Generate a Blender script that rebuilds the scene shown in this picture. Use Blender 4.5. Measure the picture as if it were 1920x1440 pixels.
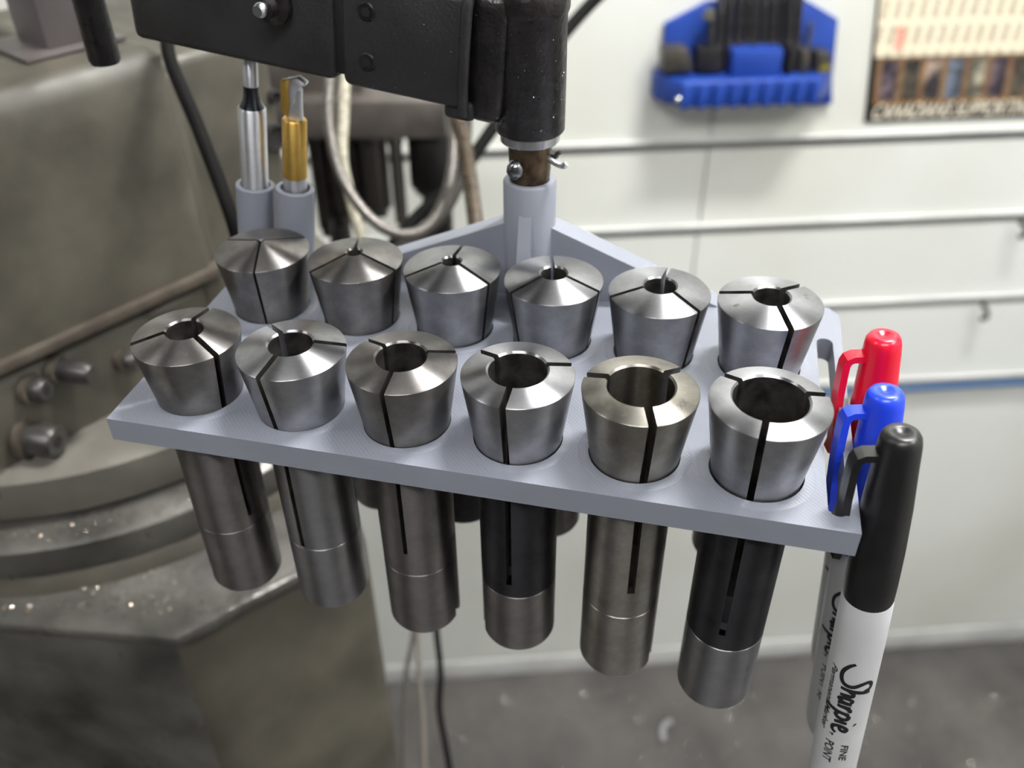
import bpy, bmesh, math, random
from mathutils import Vector, Matrix, Euler
for o in list(bpy.data.objects): bpy.data.objects.remove(o)
random.seed(7)
SC = bpy.context.scene
COL = SC.collection
R = math.radians
# ------------------------------------------------------------------ frame
# Everything is laid out in millimetres about the printed tray (x along its front edge, y to the back,
# z = 0 on its top face) and turned into metres above the shop floor.
Z0 = 1532.7
FLOOR = -Z0
def P(p): return Vector((p[0] * .001, p[1] * .001, (p[2] + Z0) * .001))
# ------------------------------------------------------------------ camera
FPX = 1685.7
cam_d = bpy.data.cameras.new('camera')
cam = bpy.data.objects.new('camera', cam_d); COL.objects.link(cam)
CAMP = Vector((61.4, -194.1, 167.3))
cam.location = P(CAMP)
cam.rotation_euler = Euler((R(53.27), R(.44), R(13.08)), 'XYZ')
cam_d.sensor_width = 36; cam_d.lens = FPX * 36 / 1920
cam_d.clip_start = .01; cam_d.clip_end = 50
cam_d.dof.use_dof = True; cam_d.dof.focus_distance = .252; cam_d.dof.aperture_fstop = 9.8
SC.camera = cam
CM = cam.rotation_euler.to_matrix()
def ray(u, v): return CM @ Vector(((u - 960) / FPX, -(v - 720) / FPX, -1))
def onz(u, v, z):
    d = ray(u, v); return CAMP + d * ((z - CAMP.z) / d.z)
def onpl(u, v, p0, n):
    d = ray(u, v); return CAMP + d * ((p0 - CAMP).dot(n) / d.dot(n))
# ------------------------------------------------------------------ world and exposure
wd = bpy.data.worlds.new('world'); SC.world = wd; wd.use_nodes = True
wd.node_tree.nodes['Background'].inputs[0].default_value = (.75, .80, .9, 1)
wd.node_tree.nodes['Background'].inputs[1].default_value = .05
SC.view_settings.view_transform = 'Standard'; SC.view_settings.look = 'None'
SC.view_settings.gamma = 1; SC.view_settings.use_curve_mapping = False
SC.view_settings.exposure = 0.12
# ------------------------------------------------------------------ materials
def lin(c):
    return tuple(((x / 255) / 12.92 if x / 255 <= .04045 else ((x / 255 + .055) / 1.055) ** 2.4) for x in c) + (1,)
class NT:
    def __init__(s, name):
        s.m = bpy.data.materials.new(name); s.m.use_nodes = True
        s.t = s.m.node_tree; s.b = s.t.nodes['Principled BSDF']
    def n(s, typ, **kw):
        nd = s.t.nodes.new(typ)
        for k, v in kw.items():
            if k.startswith('i_'):
                key = k[2:]; key = int(key) if key.isdigit() else key
                nd.inputs[key].default_value = v
            else: setattr(nd, k, v)
        return nd
    def l(s, a, ao, b, bi): s.t.links.new(a.outputs[ao], b.inputs[bi])
    def ramp(s, src, so, stops):
        r = s.n('ShaderNodeValToRGB'); e = r.color_ramp.elements
        e[0].position, e[0].color = stops[0]; e[1].position, e[1].color = stops[-1]
        for p, c in stops[1:-1]:
            q = e.new(p); q.color = c
        s.l(src, so, r, 0); return r
def mat(name, c, rough=.5, metal=0., c2=None, scale=40, detail=6, lo=.35, hi=.65, bump=0., bscale=200, rv=0., spec=None, coat=0.):
    """plain or two-tone noisy surface; scale is per metre"""
    k = NT(name); b = k.b
    b.inputs['Roughness'].default_value = rough; b.inputs['Metallic'].default_value = metal
    b.inputs['Base Color'].default_value = lin(c)
    if spec is not None: b.inputs['Specular IOR Level'].default_value = spec
    if coat: b.inputs['Coat Weight'].default_value = coat
    tc = k.n('ShaderNodeTexCoord')
    if c2:
        nz = k.n('ShaderNodeTexNoise', i_Scale=scale, i_Detail=detail); k.l(tc, 'Object', nz, 'Vector')
        r = k.ramp(nz, 0, [(lo, lin(c)), (hi, lin(c2))]); k.l(r, 0, b, 'Base Color')
    if rv:
        nz = k.n('ShaderNodeTexNoise', i_Scale=scale * 1.7, i_Detail=5); k.l(tc, 'Object', nz, 'Vector')
        mp = k.n('ShaderNodeMapRange'); mp.inputs[1].default_value = .3; mp.inputs[2].default_value = .7
        mp.inputs[3].default_value = max(.05, rough - rv); mp.inputs[4].default_value = rough + rv
        k.l(nz, 0, mp, 0); k.l(mp, 0, b, 'Roughness')
    if bump:
        nz = k.n('ShaderNodeTexNoise', i_Scale=bscale, i_Detail=4); k.l(tc, 'Object', nz, 'Vector')
        bp = k.n('ShaderNodeBump', i_Strength=bump, i_Distance=.001); k.l(nz, 0, bp, 'Height'); k.l(bp, 0, b, 'Normal')
    return k.m
def steel(name, c, c2, rough, aniso=.75, smudge=70, metal=1.):
    """turned steel: the finish streaks across the tool marks that run round the upright axis, plus handling smudges"""
    k = NT(name); b = k.b; b.inputs['Metallic'].default_value = metal
    tc = k.n('ShaderNodeTexCoord'); ge = k.n('ShaderNodeNewGeometry')
    c1 = k.n('ShaderNodeVectorMath', operation='CROSS_PRODUCT'); k.l(ge, 'Normal', c1, 0); c1.inputs[1].default_value = (0, 0, 1)
    c2_ = k.n('ShaderNodeVectorMath', operation='CROSS_PRODUCT'); k.l(c1, 0, c2_, 0); k.l(ge, 'Normal', c2_, 1)
    nm = k.n('ShaderNodeVectorMath', operation='NORMALIZE'); k.l(c2_, 0, nm, 0); k.l(nm, 0, b, 'Tangent')
    b.inputs['Anisotropic'].default_value = aniso
    nz = k.n('ShaderNodeTexNoise', i_Scale=smudge, i_Detail=8, i_Roughness=.65); k.l(tc, 'Object', nz, 'Vector')
    # fine speckle and faint scratches on top of the smudges
    n2 = k.n('ShaderNodeTexNoise', i_Scale=smudge * 14, i_Detail=4, i_Roughness=.7); k.l(tc, 'Object', n2, 'Vector')
    mxn = k.n('ShaderNodeMath', operation='MULTIPLY_ADD'); k.l(n2, 0, mxn, 0); mxn.inputs[1].default_value = .15; k.l(nz, 0, mxn, 2)
    r = k.ramp(mxn, 0, [(.36, lin(c2)), (.76, lin(c))]); k.l(r, 0, b, 'Base Color')
    mp = k.n('ShaderNodeMapRange'); mp.inputs[1].default_value = .35; mp.inputs[2].default_value = .8
    mp.inputs[3].default_value = rough + .07; mp.inputs[4].default_value = rough - .03
    k.l(mxn, 0, mp, 0); k.l(mp, 0, b, 'Roughness')
    # tool marks: thin rings that follow the height and radius of the piece
    sp = k.n('ShaderNodeSeparateXYZ'); k.l(tc, 'Object', sp, 0)
    xx = k.n('ShaderNodeMath', operation='MULTIPLY'); k.l(sp, 0, xx, 0); k.l(sp, 0, xx, 1)
    yy = k.n('ShaderNodeMath', operation='MULTIPLY_ADD'); k.l(sp, 1, yy, 0); k.l(sp, 1, yy, 1); k.l(xx, 0, yy, 2)
    sq = k.n('ShaderNodeMath', operation='SQRT'); k.l(yy, 0, sq, 0)
    cb = k.n('ShaderNodeCombineXYZ'); k.l(sq, 0, cb, 0); k.l(sp, 2, cb, 1)
    g = k.n('ShaderNodeTexNoise', i_Scale=2200., i_Detail=2.); k.l(cb, 0, g, 'Vector')
    bp = k.n('ShaderNodeBump', i_Strength=.015, i_Distance=.0002); k.l(g, 0, bp, 'Height'); k.l(bp, 0, b, 'Normal')
    return k.m
def printed(name, c):
    """grey printed plastic: raster lines on top faces, stacked layers on the sides"""
    k = NT(name); b = k.b; b.inputs['Roughness'].default_value = .42
    tc = k.n('ShaderNodeTexCoord')
    nz = k.n('ShaderNodeTexNoise', i_Scale=35, i_Detail=4); k.l(tc, 'Object', nz, 'Vector')
    r = k.ramp(nz, 0, [(.3, lin(tuple(x * .95 for x in c))), (.7, lin(c))]); k.l(r, 0, b, 'Base Color')
    wz = k.n('ShaderNodeTexWave', wave_type='BANDS', bands_direction='Z', i_Scale=800, i_Distortion=.6); k.l(tc, 'Object', wz, 'Vector')
    wd_ = k.n('ShaderNodeTexWave', wave_type='BANDS', bands_direction='DIAGONAL', i_Scale=420, i_Distortion=.5); k.l(tc, 'Object', wd_, 'Vector')
    ge = k.n('ShaderNodeNewGeometry'); sp = k.n('ShaderNodeSeparateXYZ'); k.l(ge, 'True Normal', sp, 0)
    ab = k.n('ShaderNodeMath', operation='ABSOLUTE'); k.l(sp, 2, ab, 0)
    mx = k.n('ShaderNodeMix', data_type='FLOAT'); k.l(ab, 0, mx, 'Factor'); k.l(wz, 1, mx, 2); k.l(wd_, 1, mx, 3)
    bp = k.n('ShaderNodeBump', i_Strength=.16, i_Distance=.0003); k.l(mx, 0, bp, 'Height'); k.l(bp, 0, b, 'Normal')
    return k.m
def glow(name, c, e):
    k = NT(name); k.b.inputs['Base Color'].default_value = (.8, .8, .8, 1)
    k.b.inputs['Emission Color'].default_value = lin(c); k.b.inputs['Emission Strength'].default_value = e
    return k.m
# ------------------------------------------------------------------ mesh helpers (all in tray millimetres)
WL = {}
def obj(name, geo, m, parent=None, origin=None, smooth=40):
    vs, fs = geo
    wv = [P(v) for v in vs]
    if parent is not None: base = WL[parent] if origin is None else P(origin)
    elif origin is not None: base = P(origin)
    else:
        xs = [v.x for v in wv]; ys = [v.y for v in wv]; zs = [v.z for v in wv]
        base = Vector(((min(xs) + max(xs)) / 2, (min(ys) + max(ys)) / 2, min(zs)))
    me = bpy.data.meshes.new(name)
    me.from_pydata([tuple(v - base) for v in wv], [], fs); me.validate(); me.update()
    if smooth:
        me.shade_smooth(); me.set_sharp_from_angle(angle=R(smooth))
    if m: me.materials.append(m)
    o = bpy.data.objects.new(name, me); COL.objects.link(o)
    if parent is not None:
        o.parent = parent; o.location = base - WL[parent]
    else: o.location = base
    WL[o] = base
    return o
def tag(o, label=None, cat=None, group=None, kind=None):
    if label: o['label'] = label
    if cat: o['category'] = cat
    if group: o['group'] = group
    if kind: o['kind'] = kind
    return o
def thing(name, base, label, cat, group=None):
    o = bpy.data.objects.new(name, None); COL.objects.link(o); o.empty_display_size = .01
    o.location = P(base); WL[o] = P(base)
    return tag(o, label, cat, group)
def join(*gs):
    V, F = [], []
    for v, f in gs:
        n = len(V); V += [tuple(x) for x in v]; F += [tuple(i + n for i in q) for q in f]
    return V, F
def frm(d):
    d = Vector(d).normalized(); a = Vector((0, 0, 1)) if abs(d.z) < .9 else Vector((1, 0, 0))
    x = a.cross(d).normalized(); return x, d.cross(x), d
def loft(rings, close=True, cap=True):
    n = len(rings[0]); V = [tuple(p) for r in rings for p in r]; F = []
    for i in range(len(rings) - 1):
        for j in range(n if close else n - 1):
            k = (j + 1) % n; F.append((i * n + j, i * n + k, (i + 1) * n + k, (i + 1) * n + j))
    if cap:
        F.append(tuple(range(n))[::-1]); F.append(tuple((len(rings) - 1) * n + j for j in range(n)))
    return V, F
def lathe(prof, p0, d=(0, 0, 1), n=32, cap=True):
    """prof: (radius, height along d)"""
    x, y, z = frm(d); p0 = Vector(p0)
    return loft([[p0 + z * h + (x * math.cos(2 * math.pi * j / n) + y * math.sin(2 * math.pi * j / n)) * max(r, 1e-3) for j in range(n)] for r, h in prof], True, cap)
def cyl(p0, p1, r0, r1=None, n=24, ch=0.):
    p0, p1 = Vector(p0), Vector(p1); L = (p1 - p0).length; r1 = r0 if r1 is None else r1
    pr = [(r0, 0), (r1, L)] if not ch else [(r0 - ch, 0), (r0, ch), (r1, L - ch), (r1 - ch, L)]
    return lathe(pr, p0, p1 - p0, n)
def smoothpts(pts, k=8):
    pts = [Vector(p) for p in pts]; out = []
    for i in range(len(pts) - 1):
        a, b = pts[i], pts[i + 1]; pa = pts[max(i - 1, 0)]; pb = pts[min(i + 2, len(pts) - 1)]
        for j in range(k):
            t = j / k
            out.append(.5 * ((2 * a) + (b - pa) * t + (2 * pa - 5 * a + 4 * b - pb) * t * t + (3 * a - pa - 3 * b + pb) * t ** 3))
    out.append(pts[-1]); return out
def tube(pts, r, n=12, k=8, rf=None):
    pts = smoothpts(pts, k) if k else [Vector(p) for p in pts]
    rings = []; up = None
    for i, p in enumerate(pts):
        d = (pts[min(i + 1, len(pts) - 1)] - pts[max(i - 1, 0)]).normalized()
        if up is None: up = frm(d)[0]
        x = (up - d * up.dot(d)).normalized(); y = d.cross(x); up = x
        rr = rf(i) if rf else r
        rings.append([p + (x * math.cos(2 * math.pi * j / n) + y * math.sin(2 * math.pi * j / n)) * rr for j in range(n)])
    return loft(rings)
def bm_out(bm, M=None):
    if M: bmesh.ops.transform(bm, matrix=M, verts=bm.verts)
    bm.verts.ensure_lookup_table(); bm.verts.index_update()
    g = ([tuple(v.co) for v in bm.verts], [tuple(v.index for v in f.verts) for f in bm.faces]); bm.free(); return g
def basis(x, y, z, o):
    return Matrix(((x[0], y[0], z[0], o[0]), (x[1], y[1], z[1], o[1]), (x[2], y[2], z[2], o[2]), (0, 0, 0, 1)))
def box(a, b, bev=0., M=None, seg=2):
    """box from corner a to corner b, edges rounded by bev, then moved by M"""
    bm = bmesh.new(); bmesh.ops.create_cube(bm, size=1)
    c = [(a[i] + b[i]) / 2 for i in range(3)]; s = [abs(b[i] - a[i]) for i in range(3)]
    for v in bm.verts: v.co = Vector((c[0] + v.co.x * s[0], c[1] + v.co.y * s[1], c[2] + v.co.z * s[2]))
    if bev: bmesh.ops.bevel(bm, geom=bm.edges[:], offset=bev, segments=seg, affect='EDGES', profile=.5)
    return bm_out(bm, M)
def prism(poly, h0, h1, M=None, bev=0., holes=(), seg=2, bevtop=False):
    """outline (u, v) with holes, pushed from h0 to h1"""
    bm = bmesh.new(); es = []
    for lp in [poly] + list(holes):
        vs = [bm.verts.new((x, y, h1)) for x, y in lp]
        es += [bm.edges.new((vs[i], vs[(i + 1) % len(vs)])) for i in range(len(vs))]
    if holes: bmesh.ops.triangle_fill(bm, edges=es, use_beauty=True, use_dissolve=False)
    else: bm.faces.new([v for v in bm.verts])
    for f in bm.faces:
        if f.normal.z < 0: f.normal_flip()
    bm.normal_update()
    for f in bm.faces:
        if f.normal.z < 0: f.normal_flip()
    top = bm.faces[:]
    r = bmesh.ops.extrude_face_region(bm, geom=top)
    nv = [g for g in r['geom'] if isinstance(g, bmesh.types.BMVert)]
    for v in nv: v.co.z = h0
    bmesh.ops.recalc_face_normals(bm, faces=bm.faces[:])
    if bev:
        ee = [e for e in bm.edges if len(e.link_faces) == 2 and e.calc_face_angle(0) > .6]
        bmesh.ops.bevel(bm, geom=ee, offset=bev, segments=seg, affect='EDGES', profile=.5)
    return bm_out(bm, M)
def circ(cx, cy, r, n=48): return [(cx + r * math.cos(2 * math.pi * i / n), cy + r * math.sin(2 * math.pi * i / n)) for i in range(n)]
def text2d(s, size, shear=0., off=0., sx=1., cuts=0):
    """flat lettering as (points, faces) in its own plane, lower left at 0, 0, sliced for wrapping"""
    cu = bpy.data.curves.new('t', 'FONT'); cu.body = s; cu.size = size; cu.shear = shear; cu.offset = off
    to = bpy.data.objects.new('t', cu); COL.objects.link(to)
    bpy.context.view_layer.update()
    me = bpy.data.meshes.new_from_object(to.evaluated_get(bpy.context.evaluated_depsgraph_get()))
    bm = bmesh.new(); bm.from_mesh(me)
    for v in bm.verts: v.co.x *= sx
    if cuts:
        for i in range(-1, cuts + 2):
            bmesh.ops.bisect_plane(bm, geom=bm.verts[:] + bm.edges[:] + bm.faces[:], plane_co=(0, size * i / cuts, 0), plane_no=(0, 1, 0))
    bmesh.ops.triangulate(bm, faces=bm.faces[:])
    g = bm_out(bm)
    bpy.data.objects.remove(to); bpy.data.curves.remove(cu); bpy.data.meshes.remove(me)
    x0 = min(v[0] for v in g[0]); w = max(v[0] for v in g[0]) - x0
    return [(v[0] - x0, v[1]) for v in g[0]], g[1], w
def remap(g, fn): return [tuple(fn(*v)) for v in g[0]], g[1]
# ------------------------------------------------------------------ the wall's own axes
W0 = Vector((-357.5, 939.1, 0)); WE = Vector((.9543, .2989, 0)).normalized(); WN = Vector((WE.y, -WE.x, 0))
def WP(s, n, z): return W0 + WE * s + WN * n + Vector((0, 0, z))
WM = basis(WE, Vector((0, 0, 1)), WN, W0)            # (s, z, n) -> world
def onwall(u, v, n=0):
    p = onpl(u, v, W0 + WN * n, WN); return (p - W0).dot(WE), p.z
# ------------------------------------------------------------------ lights of the room
M_fix = mat('light_housing', (225, 225, 222), .4)
def strip_light(c, ang, L, power, label, w=70, col=(255, 254, 250)):
    d = Vector((math.cos(R(ang)), math.sin(R(ang)), 0)); sd = Vector((-d.y, d.x, 0)); c = Vector(c)
    t = thing('ceiling_light', c + Vector((0, 0, -40)), label, 'ceiling light', 'linear ceiling lights')
    M = basis(d, sd, Vector((0, 0, 1)), c)
    obj('housing', box((-L / 2, -w / 2 - 12, 0), (L / 2, w / 2 + 12, 45), 6, M), M_fix, t)
    obj('diffuser', box((-L / 2 + 10, -w / 2, -28), (L / 2 - 10, w / 2, 0), 8, M), glow('led_diffuser', col, power), t)
    obj('end_cap', box((-L / 2 - 8, -w / 2 - 14, -30), (-L / 2 + 10, w / 2 + 14, 48), 4, M), M_fix, t)
    obj('end_cap', box((L / 2 - 10, -w / 2 - 14, -30), (L / 2 + 8, w / 2 + 14, 48), 4, M), M_fix, t)
LIGHTS = [((500, 480, 1420), 17.4, 560, 330, 'short ceiling light hung between the tray and the white wall'),
          ((1350, -100, 1420), 107.4, 1200, 105, 'linear ceiling light hung off beyond the marker pens'),
          ((100, -1250, 1420), 17.4, 1200, 105, 'linear ceiling light hung behind the viewer'),
          ((-1700, -700, 1420), 17.4, 1200, 45, 'linear ceiling light hung in front of the milling machine')]
for a in LIGHTS: strip_light(*a)
# ------------------------------------------------------------------ room shell
M_wall = mat('wall_paint', (226, 228, 226), .5, 0, (202, 202, 190), 1.8, 7, .38, .78, .12, 900)
M_rail = mat('rail_paint', (214, 215, 214), .38, 0, (186, 187, 186), 9, 4)
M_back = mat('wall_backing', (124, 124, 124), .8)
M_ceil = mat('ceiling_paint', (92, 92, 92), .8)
M_conc = mat('concrete', (66, 64, 63), .55, 0, (98, 95, 93), 7, 9, .3, .7, .5, 260, .12)
CEIL = 1470
def wp_box(s0, s1, z0, z1, n0, n1, bev=0): return box((s0, z0, n0), (s1, z1, n1), bev, WM)
SL, SR = -2200, 2600
back = tag(obj('wall_back', wp_box(SL, SR, FLOOR, CEIL, -60, -6), M_back), kind='structure')
railz = [onwall(1400, y)[1] for y in (262, 421, 577, 727)]
skirt = onwall(1435, 1180)[1]
seam = onwall(1326, 300)[0]
rows = sorted([FLOOR + 60] + [z for z in railz] + [railz[0] + 620, CEIL])
cols = [SL, seam - 1500, seam, seam + 1300, SR]
for i in range(len(rows) - 1):
    for j in range(len(cols) - 1):
        tag(obj('panel', wp_box(cols[j] + 1.2, cols[j + 1] - 1.2, rows[i] + 1.0, rows[i + 1] - 15, -8, 0, 1.), M_wall, back, smooth=0))
for i, z in enumerate(railz):
    t = tag(obj('trim_%d' % (i + 1), wp_box(SL, SR, z - 1, z + 4, -6, 6, .8), M_rail), kind='structure')
tag(obj('baseboard_back', wp_box(SL, SR, FLOOR, FLOOR + 58, -2, 5, 2), M_rail), kind='structure')
tag(obj('floor', box((-3200, -2600, FLOOR - 60), (3200, 2600, FLOOR)), M_conc), kind='structure')
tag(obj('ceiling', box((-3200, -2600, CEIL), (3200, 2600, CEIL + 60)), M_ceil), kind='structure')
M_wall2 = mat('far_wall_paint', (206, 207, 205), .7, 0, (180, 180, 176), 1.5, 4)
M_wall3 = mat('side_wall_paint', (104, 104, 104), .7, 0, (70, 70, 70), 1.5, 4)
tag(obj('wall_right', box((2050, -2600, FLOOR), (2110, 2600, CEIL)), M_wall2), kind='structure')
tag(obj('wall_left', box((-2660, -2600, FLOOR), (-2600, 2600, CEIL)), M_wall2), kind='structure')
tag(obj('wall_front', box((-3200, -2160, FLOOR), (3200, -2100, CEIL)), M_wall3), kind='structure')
# ------------------------------------------------------------------ milling machine (behind the tray, to the left)
M_green = mat('machine_paint', (56, 53, 46), .5, 0, (84, 80, 71), 24, 10, .3, .66, .5, 60, .1)
M_green2 = mat('machine_paint_worn', (54, 51, 44), .5, 0, (80, 76, 67), 16, 9, .3, .7, .6, 70, .12)
M_oily = mat('oily_cast_iron', (58, 56, 54), .36, .3, (98, 96, 92), 22, 9, .3, .7, .6, 150, .15)
M_pale = mat('machined_ring_steel', (128, 125, 118), .42, .35, (104, 100, 94), 30, 7, .3, .7, .2, 300, .12)
M_dark = mat('dark_steel', (62, 60, 60), .38, .6, (82, 80, 78), 60, 5, bump=.15)
M_rust = mat('rusty_steel', (64, 57, 50), .6, .2, (80, 73, 65), 70, 6, bump=.3)
MD = Vector((.46, .888, 0)).normalized(); MNn = Vector((MD.y, -MD.x, 0)); MP0 = Vector((-270, 100, 0))
MM = basis(MD, MNn, Vector((0, 0, 1)), MP0)          # (s along the ram, n outwards, z)
def MSP(s, n, z): return MP0 + MD * s + MNn * n + Vector((0, 0, z))
mill = thing('milling_machine', (-380, 250, FLOOR), 'large olive grey milling machine with bolted turret, ring and column', 'milling machine')
# ram casting with rounded shoulders, its section swept along the ram
sec = [(-76, -88), (-2, -88), (0, -60), (0, 8), (-1, 22), (-5, 31), (-12, 35), (-66, 36), (-76, 26)]
def sweep(sec, s0, s1, round_end=0.):
    rings = [[MSP(s0, n, z) for n, z in sec]]
    cn = sum(n for n, z in sec) / len(sec); cz = sum(z for n, z in sec) / len(sec)
    k = 6 if round_end else 0
    rings.append([MSP(s1 - round_end, n, z) for n, z in sec])
    for i in range(1, k + 1):
        a = math.pi / 2 * i / k
        ins = round_end * (1 - math.cos(a))
        rings.append([MSP(s1 - round_end + round_end * math.sin(a), min(n, -ins) if n > cn else max(n, -76 + ins), min(z, 36 - ins * .5)) for n, z in sec])
    return loft(rings)
obj('ram_casting', sweep(sec, -420, 131, 16), M_green, mill)
obj('rear_casting', box((112, -200, -150), (206, -26, 22), 7, MM, 3), M_green, mill)
obj('rear_rib', box((120, -60, -150), (134, -6, 20), 5, MM), M_green2, mill)
obj('slide_strip', box((-420, -40, -94), (138, 2.5, -88), 1, MM), M_rust, mill)
obj('turret_casting', join(box((-420, -240, -170), (96, -3, -96), 12, MM, 3), cyl(MSP(96, -58, -170), MSP(96, -58, -96), 56, None, 40, 6)), M_green2, mill)
TC = Vector((-336, 241, 0))
obj('turret_ring', lathe([(120, -178), (171, -178), (173, -175), (173, -152), (168, -149), (120, -149)], TC, n=96), M_pale, mill)
obj('turret_seat', lathe([(100, -212), (184, -212), (189, -205), (189, -186), (184, -182), (100, -182)], TC, n=96), M_oily, mill)
obj('column_neck', lathe([(194, -217), (191, -208), (188, -204), (150, -204)], TC, n=96), M_green2, mill)
colp = [(-181, 58), (-108, 146), (-300, 430), (-560, 480), (-660, 80), (-420, 28)]
clm = obj('column', prism(colp, FLOOR + 120, -222, None, 10, (), 3), M_green2, mill)
clm.data.materials.append(M_oily)
for f in clm.data.polygons:                       # front face greyer: grime, plus the light's effect put into its colour
    if f.normal.y < -.9: f.material_index = 1
# unseen mill table and knee, added as something bright for the collets to reflect
M_reflector = mat('reflector_table_steel', (176, 174, 170), .42, .35, (140, 138, 134), 18, 6, bump=.1)
obj('reflector_table', prism([(-1150, -560), (-330, -560), (-330, -190), (-1150, -190)], -420, -350, None, 3), M_reflector, mill)
for k_ in range(3): obj('reflector_slot_lip', box((-1150, -500 + 100 * k_, -350), (-330, -478 + 100 * k_, -344), 1), M_reflector, mill)
obj('unseen_knee', prism([(-900, -520), (-500, -520), (-460, 20), (-900, 20)], FLOOR + 100, -420, None, 10), M_green2, mill)
obj('column_ledge', prism([(-177, 52), (-112, 132), (-306, 424), (-556, 472), (-656, 76), (-420, 22)], -224, -215, None, 3), M_oily, mill)
obj('machine_base', prism([(-120, 10), (-60, 300), (-200, 560), (-700, 560), (-760, 60), (-440, -40)], FLOOR, FLOOR + 130, None, 20, (), 3), M_green2, mill)
def bolt(nm, u, v, L, r, hexn=0, hx=0, mt=M_dark):
    p = onpl(u, v, MSP(0, -3, 0), MNn)
    ax = Vector((1, .02, -.03)).normalized()
    b = obj(nm, lathe([(r * .9, -3), (r, -2), (r, L - 2), (r - 1.5, L)], p, ax, 28), mt, mill)
    obj('washer', lathe([(r * 1.35, -3), (r * 1.35, .8), (r, 1.2)], p, ax, 28), M_rust, b)
    if hexn:
        obj('socket', lathe([(hx, L - .2), (hx, L + .25)], p, ax, 6), mat('socket_hole', (18, 17, 17), .8), b)
bolt('stud', 112, 692, 19, 6.0)
bolt('cap_screw', 62, 728, 8, 6.6, 1, 3)
bolt('clamp_bolt', 58, 820, 16, 9.0, 1, 3.6)
bolt('cap_screw', 235, 672, 8, 5.6, 1, 2.6)
bolt('cap_screw', 20, 905, 8, 7.5)
M_hole = mat('port_dark', (30, 29, 29), .8)
for (u, v, r) in ((512, 181, 4.2), (512, 256, 8.5)):
    p = onpl(u, v, MSP(0, -26, 0), MNn)
    obj('port', lathe([(r, -2), (r, 3), (r * .8, 3.4), (r * .8, 1)], p, MNn, 24), M_hole, mill)
# dial collar and cover on top of the ram that carry the arm
# ------------------------------------------------------------------ black swing arm
M_blk = mat('black_powder_coat', (27, 27, 29), .45, 0, (36, 36, 39), 60, 4, bump=.25, bscale=900, rv=.06)
M_blkg = mat('black_gloss_paint', (15, 13, 15), .34, 0, (34, 28, 30), 160, 6, .45, .8, .35, 500, .1)
M_zinc = mat('bright_zinc', (196, 198, 202), .25, 1)
AD = Vector((-100, 11, 9.5)).normalized(); AN = Vector((-.1093, -.994, 0)); AN = (AN - AD * AN.dot(AD)).normalized()
AU = AD.cross(AN); AU = AU if AU.z > 0 else -AU
PX, PY = 2.8, 80.0
A0 = Vector((PX, PY, 68.1)); AMt = basis(AD, AN, AU, A0)   # (along, towards the viewer, up from the underside)
def AP(a, n, z): return A0 + AD * a + AN * n + AU * z
arm = thing('swing_arm', (PX, PY, 57), 'black steel swing arm with vertical pivot sleeve over the grey tray', 'arm')
obj('outer_beam', box((17, -16, 0), (57.5, 16.2, 34), 2.6, AMt, 3), M_blk, arm)
obj('inner_beam', box((60, -16, .4), (135, 16, 33.6), 2.6, AMt, 3), M_blk, arm)
obj('joint_sleeve', box((52, -14, 2), (70, 14, 31.5), 2, AMt), mat('joint_dark', (10, 10, 11), .6), arm)
for z in (9, 24):
    h = obj('set_screw', cyl(AP(48.5, 15, z), AP(48.5, 16.7, z), 2.9, None, 20, .4), M_blkg, arm)
    obj('socket', lathe([(1.5, 0), (1.5, .2)], AP(48.5, 16.6, z), AN, 6), mat('socket_dark', (6, 6, 6), .7), h)
kb = obj('clamp_knob', lathe([(5.2, 0), (5.8, 1), (5.8, 3.4), (3, 4.2), (3, 8)], AP(79, 15.5, 21), AN, 12), M_blkg, arm)
obj('knob_screw', lathe([(2.4, 0), (2.4, 2), (1.6, 3)], AP(79.6, 23, 21), AN, 12), M_zinc, kb)
obj('weld_block', box((5, -11, -5), (19, 12.5, 35), 5, AMt, 4), M_blkg, arm)
obj('weld_bead', tube([AP(17, 14, -2), AP(17, 15.4, 6), AP(17, 15.4, 27), AP(17, 14, 34)], 1.7, 10), M_blk, arm)
obj('drip_lug', box((14, 4, -4.5), (24, 14, 2), 2, AMt, 2), M_blk, arm)
slv = obj('pivot_sleeve', lathe([(8.5, 60), (10.6, 60), (11.2, 60.8), (11.2, 96), (11.6, 97), (11.9, 98), (11.9, 103), (11.2, 104), (8, 104)], (PX, PY, 0), n=56), M_blkg, arm)
obj('bearing_ring', lathe([(7, 56.6), (9.2, 56.6), (9.6, 57.0), (9.6, 60.4), (7, 60.4)], (PX, PY, 0), n=48), M_zinc, arm)
# far end of the arm: link, knuckle, and the bracket standing on the ram
KX, KY = -159.5, 97.0
obj('knuckle_link', cyl(AP(124, -2, 20), Vector((KX, KY, 95)), 5, None, 20), M_blk, arm)
obj('knuckle', lathe([(3, 66), (5, 66), (5.6, 67.5), (5.6, 118), (3, 118)], (KX, KY, 0), n=32), M_blkg, arm)
M_brk = mat('bracket_steel', (84, 78, 80), .45, .3, (98, 92, 92), 25, 5)
bq = MSP(98, -50, 0)
bkt = thing('arm_bracket', (bq.x, bq.y, 35.5), 'dark grey bracket block bolted on top of the machine ram', 'bracket')
obj('block', box((84, -64, 37), (112, -32, 150), 2, MM), M_brk, bkt)
obj('foot_plate', box((70, -72, 35.5), (122, -26, 38), .8, MM), M_brk, bkt)
obj('pivot_rod', cyl((KX, KY, 92), MSP(104, -40, 92), 4.5, None, 20), M_dark, bkt)
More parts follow.
